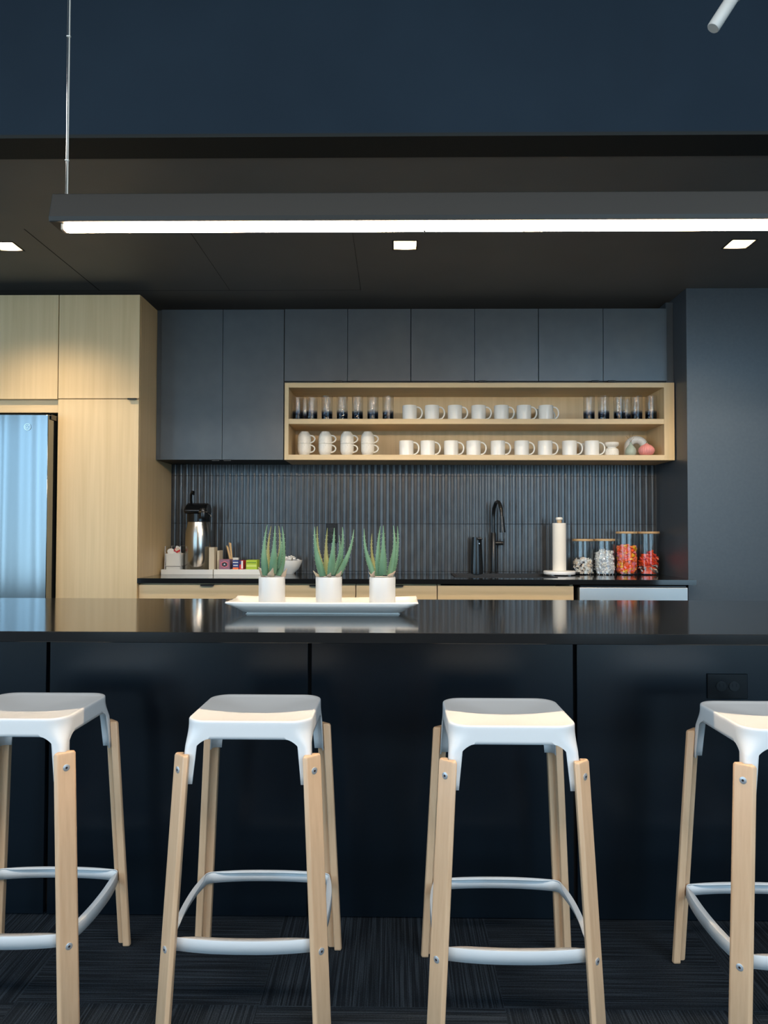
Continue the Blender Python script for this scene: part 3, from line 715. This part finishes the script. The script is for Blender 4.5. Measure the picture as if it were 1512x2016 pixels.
# stacked cappuccino cups
cupm = MB(); cupm.lathe([(0, 0), (.024, 0), (.026, .005), (.035, .016), (.0405, .032), (.0415, .055), (.0415, .074), (.040, .0755), (.038, .073), (.0375, .035), (.030, .018), (0, .010)], 0, 0, 40)
r = empty('coffee_cup', (0, 0, 0), 'cup', 'cup')
cupm.build('cup_body', M['speck'], r, smooth=True, world=False)
hp = [(.037 + .030 * math.sin(PI * k / 14), 0, .046 + .022 * math.cos(PI * k / 14)) for k in range(15)]
MB().tube(hp, .0042, 12).build('cup_handle', M['speck'], r, smooth=True, world=False)
for i, x in enumerate((-.556, -.428, -.295, -.169)):
    x = x * 4.66 / 4.64
    o = place(r, i == 0, (x, 4.66, SH2 + .0003), '%s upright cream cup from the left, under an upturned cup' % ORD[i], 'stacked cream cups on the lower shelf'); o.rotation_euler.z = -.25
    o = place(r, False, (x, 4.66, SH2 + .0008 + .0755 * 2), '%s upturned cream cup from the left, topping its stack' % ORD[i], 'stacked cream cups on the lower shelf'); o.rotation_euler = (PI, 0, -.25)
# tumblers
b = MB(); b.lathe([(0, 0), (.030, 0), (.033, .003), (.0345, .05), (.0350, .150), (.0345, .1515), (.0332, .150), (.0325, .05), (.029, .022), (0, .018)], 0, 0, 40)
t = b.build('drinking_glass', M['tumbler'], smooth=True); t['category'] = 'glass'
left = [-.596, -.511, -.418, -.325, -.232, -.138, -.045]; rightg = [1.177, 1.266, 1.361, 1.465, 1.552]
for i, x in enumerate(left): place(t, i == 0, (x, 4.635, SH1 + .0003), '%s clear glass with navy base from the left end of the upper shelf' % ORD[i], 'navy based glasses at the left of the upper shelf').rotation_euler.z = i * 1.3
for i, x in enumerate(rightg): place(t, False, (x, 4.635, SH1 + .0003), '%s clear glass with navy base in the group right of the mugs' % ORD[i], 'navy based glasses at the right of the upper shelf').rotation_euler.z = i * 1.9
place(t, False, (-.565, 4.72, SH1 + .0003), 'clear navy based glass behind the first two left glasses', 'navy based glasses at the left of the upper shelf')
place(t, False, (1.425, 4.72, SH1 + .0003), 'clear navy based glass behind the third and fourth right glasses', 'navy based glasses at the right of the upper shelf')
# decor
o = MB().lathe([(0, 0), (.036, 0), (.0425, .006), (.0435, .030), (.038, .045), (.027, .050), (.027, .056), (.037, .062), (.0435, .070), (.0435, .082), (.041, .085), (.036, .082), (.03, .07), (0, .068)], 0, 0, 40).build('hourglass_vase', M['speck'], smooth=True)
o.location = (1.315, 4.645, SH2 + .0003); tag(o, 'small cream waisted vase right of the last mug', 'vase')
ap = [(-.051, 0, .024), (-.0515, 0, .07)] + [(-.0515 * math.cos(PI * k / 16), 0, .082 + .0515 * math.sin(PI * k / 16)) for k in range(17)] + [(.0515, 0, .07), (.051, 0, .024)]
o = MB().tube(ap, .0245, 20).build('arch_vase', M['speck'], smooth=True); o.location = (1.486, 4.71, SH2 - .0225 + .0003 - .001)
o.location.z = SH2 - .0235; tag(o, 'cream speckled arch shaped vase standing at the back of the lower shelf', 'vase')
r = empty('bud_vase', (1.424, 4.62, SH2 + .0003), 'sage green bud vase with dried twigs beside the pink vase', 'vase')
MB().lathe([(0, 0), (.022, 0), (.031, .010), (.0335, .026), (.029, .045), (.016, .062), (.0075, .073), (.007, .080), (.0085, .083), (0, .082)], 0, 0, 36).build('vase_body', M['sage'], r, smooth=True, world=False)
for k, (dx, dz, dy) in enumerate(((.016, .062, 0), (-.024, .045, .01), (-.012, .055, -.01), (.022, .035, .01))):
    MB().tube([(0, 0, .078), (dx * .3, dy * .5, .078 + dz * .5), (dx, dy, .078 + dz)], .0009, 6).build('dried_twig', M['twig'], r, world=False)
r = empty('ribbed_vase', (1.512, 4.60, SH2 + .0003), 'squat pink ribbed vase in front of the arch vase', 'vase')
MB().lathe([(0, 0), (.024, 0), (.040, .012), (.0465, .030), (.043, .045), (.030, .060), (.012, .070), (.006, .074), (0, .074)], 0, 0, 96, rfun=lambda a: 1 + .035 * math.cos(24 * a)).build('vase_body', M['pinkv'], r, smooth=True, world=False, angle=0)
MB().tube([(0, 0, .072), (.002, 0, .084)], [.003, .002], 8).build('twig_stub', M['twig'], r, world=False)

# ------------------------------------------------------------------ island
IX0, IX1 = -1.9, 1.9
r = empty('kitchen_island', (0, 2.66, 0), 'dark blue black panelled island base under the bar top', 'island')
MB().box(IX0, IX1, 2.372, 2.96, .0, .885).build('body', M['gap'], r)
edges = [IX0, -1.072, -.262, .551, 1.364, IX1]
for a, b_ in zip(edges, edges[1:]):
    MB().box(a + .006, b_ - .006, 2.352, 2.371, .004, .884).build('front_panel', M['panel'], r, bevel=.001)
b = MB().box(IX0 - .02, IX1 + .02, 1.993, 2.980, .886, .914).build('island_worktop', M['quartz'], bevel=.0015)
tag(b, 'long glossy black island bar top carrying the aloe tray', 'worktop')

# platter
cx, cy = -.231, 2.492
b = MB(); nx, ny = 36, 14
def plat(u, v):
    # u,v in -1..1 ; flat base, flared rim with upswept corners
    du = max(0, (abs(u) - .80) / .20); dv = max(0, (abs(v) - .66) / .34)
    f = max(du, dv)
    x = cx + u * .303 - (0 if abs(u) < .8 else 0); y = cy + v * .094
    bow = .010 * (abs(u) ** 2) * (1 if v > 0 else .25)
    z = .9225 + .0320 * f ** .95 + (.009 if v > .99 and abs(u) > .9 else 0) * 0 + bow * dv * .6
    return (x, y, z)
rows = [[b.bm.verts.new(plat(-1 + 2 * i / nx, -1 + 2 * j / ny)) for i in range(nx + 1)] for j in range(ny + 1)]
for j in range(ny):
    for i in range(nx): b.face((rows[j][i], rows[j][i + 1], rows[j + 1][i + 1], rows[j + 1][i]))
r = empty('serving_platter', (cx, cy, .914), 'long white rectangular platter under three aloe pots on the island', 'platter')
b.build('dish', M['ceramic'], r, smooth=True, solid=.005, angle=60)
b = MB(); b.loft([[(cx - .247, cy - .058, .9145), (cx + .247, cy - .058, .9145), (cx + .247, cy + .058, .9145), (cx - .247, cy + .058, .9145)], [(cx - .238, cy - .052, .9215), (cx + .238, cy - .052, .9215), (cx + .238, cy + .052, .9215), (cx - .238, cy + .052, .9215)]])
b.build('foot', M['ceramic'], r)

# aloes
PY = 2.492
def px2w(px, py, Y):
    return ((px - 778.5) / 1500 * Y, CAM_H + (1047 - py) / 1500 * Y)
def leaf(parent, base, tip, w0, y0, y1, m, name='leaf', bend=.012, spines=True, thick=.45, fold=.25):
    b = MB(); n = 14; X0_, Z0_ = base; X1_, Z1_ = tip
    A = Vector((X0_, y0, Z0_)); B = Vector((X1_, y1, Z1_)); d = B - A
    side = Vector((1, 0, 0)) if abs(d.x) < .6 * d.length else Vector((.6, 0, -.8))
    out = Vector((A.x - parent_loc(parent).x, A.y - PY, 0)); out = out.normalized() if out.length > .004 else Vector((0, -1, 0))
    rings = []; cen = []
    for i in range(n + 1):
        t = i / n
        p = A + d * t + out * bend * math.sin(PI * t * .9) * 1.0
        wd = .76 * w0 * (1.0 - t ** 1.6) * (.80 + .35 * math.sin(PI * min(1, t * 1.6 + .15))) / 1.0 + .0007
        tg = d.normalized(); sx = (side - tg * side.dot(tg)).normalized(); nrm = sx.cross(tg).normalized()
        if nrm.y > 0: nrm = -nrm
        ring = []
        for k in range(12):
            a = 2 * PI * k / 12
            ring.append(p + sx * wd * math.cos(a) + nrm * wd * (thick * math.sin(a) + fold * math.cos(a) ** 2 * -1))
        rings.append(ring); cen.append((p, sx, nrm, wd))
    b.loft(rings)
    if spines:
        b.mi = 1
        for i in range(1, 11):
            t = i / 12
            k = int(t * n); p, sx, nrm, wd = cen[k]; q = cen[k + 1][0] if k < n else p
            p = p + (q - p) * (t * n - k)
            for s in (-1, 1):
                e0 = p + sx * s * wd * .96 - nrm * wd * fold
                b.tube([e0, e0 + sx * s * .0022 + d.normalized() * .0008], [.0009, .0002], 5)
    return b.build(name, [m, M['spine']], parent, smooth=True)
POTS = [(-.403, 'left'), (-.2165, 'middle'), (-.0415, 'right')]
LEAVES = [
 [((523, 1134), (528, 1034), .0135, -.02, 'a'), ((529, 1134), (535, 1037), .010, .012, 'o'), ((537, 1130), (541.5, 1036), .0145, -.024, 'a'), ((545, 1132), (547, 1036), .010, .015, 'o'), ((549, 1134), (553.5, 1037), .0135, -.008, 'a'), ((546, 1120), (550.5, 1058), .0085, -.018, 'a')],
 [((636, 1135), (621.5, 1038), .0135, -.018, 'a'), ((639, 1135), (626.5, 1037), .009, .012, 'o'), ((645, 1132), (646, 1040), .0105, .010, 'o'), ((651, 1132), (658, 1040), .0135, -.022, 'a'), ((657, 1132), (665.5, 1054), .007, .0, 'a'), ((660, 1134), (672.5, 1038), .0125, .006, 'a'), ((666, 1134), (695, 1043), .0105, -.005, 'a')],
 [((738, 1134), (719.5, 1041), .0105, -.004, 'a'), ((742, 1134), (734.5, 1051), .008, .016, 'o'), ((748, 1134), (750.5, 1036), .0135, -.014, 'a'), ((754.5, 1132), (755, 1035), .0145, -.026, 'a'), ((767, 1133), (772.5, 1035), .0115, .004, 'a'), ((770, 1134), (781, 1036), .0110, .014, 'a')],
]
STUBS = [
 [((520, 1137), (509.5, 1117), .007, -.006), ((533, 1137), (538, 1119), .0135, -.034), ((556, 1137), (565, 1119), .0085, -.008)],
 [((630, 1137), (617.5, 1124), .007, -.005), ((648, 1137), (652, 1128), .009, -.032), ((664, 1137), (673, 1124), .008, -.012)],
 [((736, 1137), (726.5, 1125), .006, -.006), ((734, 1137), (739, 1124), .009, -.026), ((766, 1137), (779, 1124), .009, -.014)],
]
for (px_, nm), lv, st in zip(POTS, LEAVES, STUBS):
    r = empty('potted_aloe', (px_, PY, .9265), {'left': 'aloe with upright crowded leaves in the left white pot', 'middle': 'aloe with one leaf leaning far right, in the middle white pot', 'right': 'aloe with one leaf leaning left, in the right white pot'}[nm], 'potted plant', 'potted aloes on the platter')
    z0 = .9268
    MB().lathe([(0, z0), (.0405, z0), (.0428, z0 + .003), (.0428, 1.028), (.0420, 1.030), (.0395, 1.029), (.0388, 1.018), (0, 1.018)], px_, PY, 48).build('pot', M['potwhite'], r, smooth=True)
    MB().lathe([(0, 1.0185), (.0385, 1.0185), (.030, 1.024), (0, 1.027)], px_, PY, 24).build('soil', M['soil'], r, smooth=True)
    for (bx, by), (tx, ty), wd, dy, kd in lv:
        leaf(r, px2w(bx, by, PY + dy), px2w(tx, ty, PY + dy * 1.6), wd, PY + dy, PY + dy * 1.6, M['aloe'] if kd == 'a' else M['aloe_old'])
    for (bx, by), (tx, ty), wd, dy in st:
        leaf(r, px2w(bx, by, PY + dy), px2w(tx, ty, PY + dy * 1.3), wd, PY + dy, PY + dy * 1.3, M['aloe_pink'], 'dried_leaf', bend=.002, spines=False, thick=.25)

# ------------------------------------------------------------------ pendant and ceiling lights
PX0, PX1 = -.965, 1.75
r = empty('linear_pendant_light', (.4, 2.12, 2.05), 'long charcoal linear pendant light glowing above the island', 'pendant light')
b = MB(); b.prism([(2.100, 2.124), (2.140, 2.124), (2.165, 2.051), (2.162, 2.037), (2.083, 2.037), (2.079, 2.051)], 'x', PX0, PX1)
b.build('housing', mat('charcoal_housing', (.024, .024, .022), .5), r, bevel=.003)
MB().box(PX0 + .040, .078, 2.090, 2.120, 2.0185, 2.0375).build('diffuser', M['lamp'], r, bevel=.004)
MB().box(.082, PX1 - .03, 2.090, 2.120, 2.0185, 2.0375).build('diffuser', M['lamp'], r, bevel=.004)
MB().box(PX0 + .030, PX0 + .0395, 2.090, 2.120, 2.0175, 2.0365).build('end_cap', mat('frosted_end_cap', (.5, .44, .36), .4), r, bevel=.003)
MB().box(.0785, .0815, 2.100, 2.124, 2.018, 2.037).build('joint', M['silverp'], r)
for x in (-.930, 1.55):
    MB().tube([(x, 2.12, 2.123), (x, 2.12, 4.2995)], .0022, 8).build('power_cord', mat('clear_cord', (.50, .50, .46), .3), r)
    wv = [(x - .0055 + .001 * math.sin(k * .9), 2.12, 2.123 + k * .0985) for k in range(13)]
    MB().tube(wv, .0009, 6).build('suspension_wire', M['chrome'], r)
    for z in (2.228, 2.585):
        MB().box(x - .0075, x + .003, 2.117, 2.123, z - .0015, z + .0015).build('cord_clip', M['whitep'], r)

for i, (x, y) in enumerate(DL):
    r = empty('recessed_downlight', (x, y, CEIL), ('square recessed downlight above the pantry side of the kitchen', 'square recessed downlight above the middle of the wall cabinets', 'square recessed downlight nearest the right corner wall')[i], 'downlight', 'square recessed downlights')
    b = MB(); t = .0555
    b.loft([[(x - t, y - t, CEIL + .0), (x + t, y - t, CEIL), (x + t, y + t, CEIL), (x - t, y + t, CEIL)], [(x - .042, y - .042, CEIL + .05), (x + .042, y - .042, CEIL + .05), (x + .042, y + .042, CEIL + .05), (x - .042, y + .042, CEIL + .05)]], cap=False)
    b.build('reflector', M['dlcone'], r, fix=False)
    b = MB(); q = .0555; e_ = .062
    for x0, x1, y0, y1 in ((x - e_, x + e_, y - e_, y - q), (x - e_, x + e_, y + q, y + e_), (x - e_, x - q, y - q, y + q), (x + q, x + e_, y - q, y + q)): b.box(x0, x1, y0, y1, CEIL - .002, CEIL + .001)
    b.build('trim_ring', M['black'], r)
    MB().box(x - .0415, x + .0415, y - .0415, y + .0415, CEIL + .050, CEIL + .054).build('lens', M['dl'], r)
    sp_ = bpy.data.lights.new('downlight_lamp', 'SPOT'); sp_.energy = SPOT_W; sp_.color = (1.0, .77, .51); sp_.spot_size = math.radians(122); sp_.spot_blend = .85; sp_.shadow_soft_size = .03
    so = bpy.data.objects.new('downlight_lamp', sp_); C.objects.link(so); so.location = (x, y, CEIL + .045)
    so.parent = r; so.location = (0, 0, .045)

# track spotlight at the top right
r = empty('track_spotlight', (.985, 2.2, 2.74), 'white cylindrical spotlight hanging from the high ceiling at top right', 'spotlight')
wm = mat('white_spot_paint', (.72, .70, .66), .4)
A = Vector((.924, 2.2, 2.648)); B = Vector((.984, 2.2, 2.742))
dv = (B - A).normalized()
MB().tube([A, A + dv * .003, B - dv * .003, B], [.0165, .0185, .0185, .016], 28).build('lamp_head', wm, r, smooth=True)
b = MB(); b.lathe([(0, -.026), (.012, -.023), (.022, -.014), (.026, 0), (.022, .014), (.012, .023), (0, .026)], 0, 0, 28)
bmesh.ops.translate(b.bm, verts=b.bm.verts, vec=(.990, 2.2, 2.754)); b.build('swivel_joint', wm, r, smooth=True)
MB().tube([(.990, 2.2, 2.775), (.990, 2.2, 4.285)], .008, 14).build('stem', wm, r, smooth=True)
MB().lathe([(.05, 4.280), (.05, 4.2995)], .990, 2.2, 28).build('ceiling_mount', wm, r, smooth=True)

# ------------------------------------------------------------------ bar stools
def s_of(z): return .194 - .050 * z
def make_stool():
    root = empty('bar_stool', (0, 0, 0), 'stool', 'bar stool', 'white and beech bar stools at the island')
    # seat shell
    HB, RB, HT = .156, .014, .153
    D = [RB, .020, .0275, .0278, .0282, .029, .031, .034, .038, .0425, .0455, .075, .11, HB]
    def zb(d):
        if d <= .0276: return .570
        if d < .0455: t = (d - .0276) / .0179; return .657 + .019 * math.sqrt(max(0, 1 - (1 - t) ** 2))
        return .676
    def ring(h, r, z=None, zfun=None):
        pts = []
        for q in range(4):
            a0 = q * PI / 2
            # side along +x direction rotated by a0: side at y=-h from x=-h..h
            loc = []
            for d in D: loc.append((-h + (r + (d - RB) * (h - r) / (HB - RB)), -h, d))
            for d in D[-2::-1]: loc.append((h - (r + (d - RB) * (h - r) / (HB - RB)), -h, d))
            for k in range(1, 7):
                a = -PI / 2 + (PI / 2) * k / 7
                loc.append((h - r + r * math.cos(a), -h + r + r * math.sin(a), 0.0))
            for x, y, d in loc:
                pts.append((x * math.cos(a0) - y * math.sin(a0), x * math.sin(a0) + y * math.cos(a0), d))
        return pts
    def sm(t): t = max(0, min(1, t)); return t * t * (3 - 2 * t)
    def hr(z):
        c = s_of(z) - .0078
        h = HT + (c - HT) * sm((.700 - z) / .06)
        r = .052 + (.013 - .052) * sm((.706 - z) / .06)
        return h, r
    b = MB(); R = []
    for sc in (0.02, .1, .2, .35, .5, .65, .8, .93):
        base = ring(HT * sc, .052 * sc)
        R.append([b.bm.verts.new((x, y, .7200 - .011 * (1 - sc ** 2) - (.0005 if sc > .9 else 0))) for x, y, d in base])
    b.face(R[0])
    for dh, z in ((-.0045, .7200), (-.0016, .7188), (-.0003, .7165)):
        base = ring(HT + dh, .052 + dh); R.append([b.bm.verts.new((x, y, z)) for x, y, d in base])
    ref = ring(HT, .052)
    for zr in (.712, .704, .697, .690, .684, .676, .673, .669, .665, .661, .657, .640, .620, .595, .570):
        cache = {}; vs = []
        for i, (x0, y0, d) in enumerate(ref):
            z = max(zr, zb(d))
            if z not in cache: cache[z] = ring(*hr(z))
            p = cache[z][i]
            vs.append(b.bm.verts.new((p[0], p[1], z)))
        R.append(vs)
    n = len(R[0])
    for A_, B_ in zip(R, R[1:]):
        for k in range(n): b.face((A_[k], B_[k], B_[(k + 1) % n], A_[(k + 1) % n]))
    bmesh.ops.remove_doubles(b.bm, verts=b.bm.verts, dist=.00003)
    o = b.build('seat', M['white_metal'], root, smooth=True, world=False, solid=.0026, angle=50)
    # legs
    for qx, qy in ((-1, -1), (1, -1), (1, 1), (-1, 1)):
        b = MB(); rings = []
        for z, ins in ((.0, .003), (.004, 0), (.2, 0), (.4, 0), (.636, 0), (.6415, .0025)):
            s = s_of(z)
            poly = [(s + .015 - ins, s - .015), (s - .015, s + .015 - ins), (s - .0255 + ins, s + .013 - ins), (s - .0255 + ins, s - .0062), (s - .0062, s - .0062), (s - .0062, s - .0255 + ins), (s + .013 - ins, s - .0255 + ins)]
            rings.append([(x * qx, y * qy, z) for x, y in poly])
        b.loft(rings)
        lg = b.build('leg', M['beech'], root, world=False, bevel=.0024, seg=3, smooth=True, angle=35)
        out = Vector((qx, qy, 0)).normalized()
        for z in (.192, .606):
            s = s_of(z); c = Vector((s * qx, s * qy, z))
            b = MB()
            b.tube([c - out * .004, c + out * .0012, c + out * .0018], [.0082, .0082, .0070], 24)
            b.tube([c + out * .0017, c + out * .0020], [.0032, .0032], 6)
            bo = b.build('bolt', [M['bolt']], lg, world=False, smooth=True, angle=30)
            b = MB(); b.tube([c + out * .0019, c + out * .0022], [.0030, .0030], 6); b.build('hex_socket', M['blackp'], lg, world=False)
    # foot ring
    zc = .200; s = s_of(zc); h = s - .0080; r_ = .022
    path = []
    for q in range(4):
        a0 = q * PI / 2; loc = []
        m_ = 24
        for k in range(m_ + 1):
            u = -1 + 2 * k / m_; x = u * (h - r_); bul = .014 * (1 - abs(u) ** 2.4)
            loc.append((x, -h - bul, 1 - abs(u) ** 6))
        for k in range(1, 6):
            a = -PI / 2 + (PI / 2) * k / 6; loc.append((h - r_ + r_ * math.cos(a), -h + r_ + r_ * math.sin(a), 0.0))
        for x, y, f in loc: path.append((x * math.cos(a0) - y * math.sin(a0), x * math.sin(a0) + y * math.cos(a0), f))
    b = MB(); n = len(path); rows = []
    for kind in range(4):
        row = []
        for x, y, f in path:
            dist = math.hypot(x, y)
            ux, uy = (x, y)
            # inward normal approx along dominant axis blend
            ax = abs(x) ** 6; ay = abs(y) ** 6; nx_, ny_ = (-math.copysign(ax, x), -math.copysign(ay, y)); l_ = math.hypot(nx_, ny_); nx_ /= l_; ny_ /= l_
            off, z = ((0, .1845), (0, .2135), (.0006, .2153), (.0030 + .012 * f, .2155))[kind]
            row.append(b.bm.verts.new((x + nx_ * off, y + ny_ * off, z)))
        rows.append(row)
    for A_, B_ in zip(rows, rows[1:]):
        for k in range(n): b.face((A_[k], A_[(k + 1) % n], B_[(k + 1) % n], B_[k]))
    b.build('foot_ring', M['white_metal'], root, world=False, smooth=True, solid=.0028, angle=50)
    return root
st = make_stool()
STO = [(-.957, 2.008, 0, 'leftmost white and beech stool, cut by the left edge'), (-.356, 1.998, 0, 'second white and beech stool from the left, below the aloe platter'), (.282, 1.968, .0, 'third white and beech stool from the left, between the platter and the outlet'), (.968, 1.950, 0, 'rightmost white and beech stool in front of the island outlet')]
for i, (x, y, a, lab) in enumerate(STO):
    o = st if i == 0 else copy_tree(st)
    o.location = (x, y, .0002); o.rotation_euler.z = a; o['label'] = lab
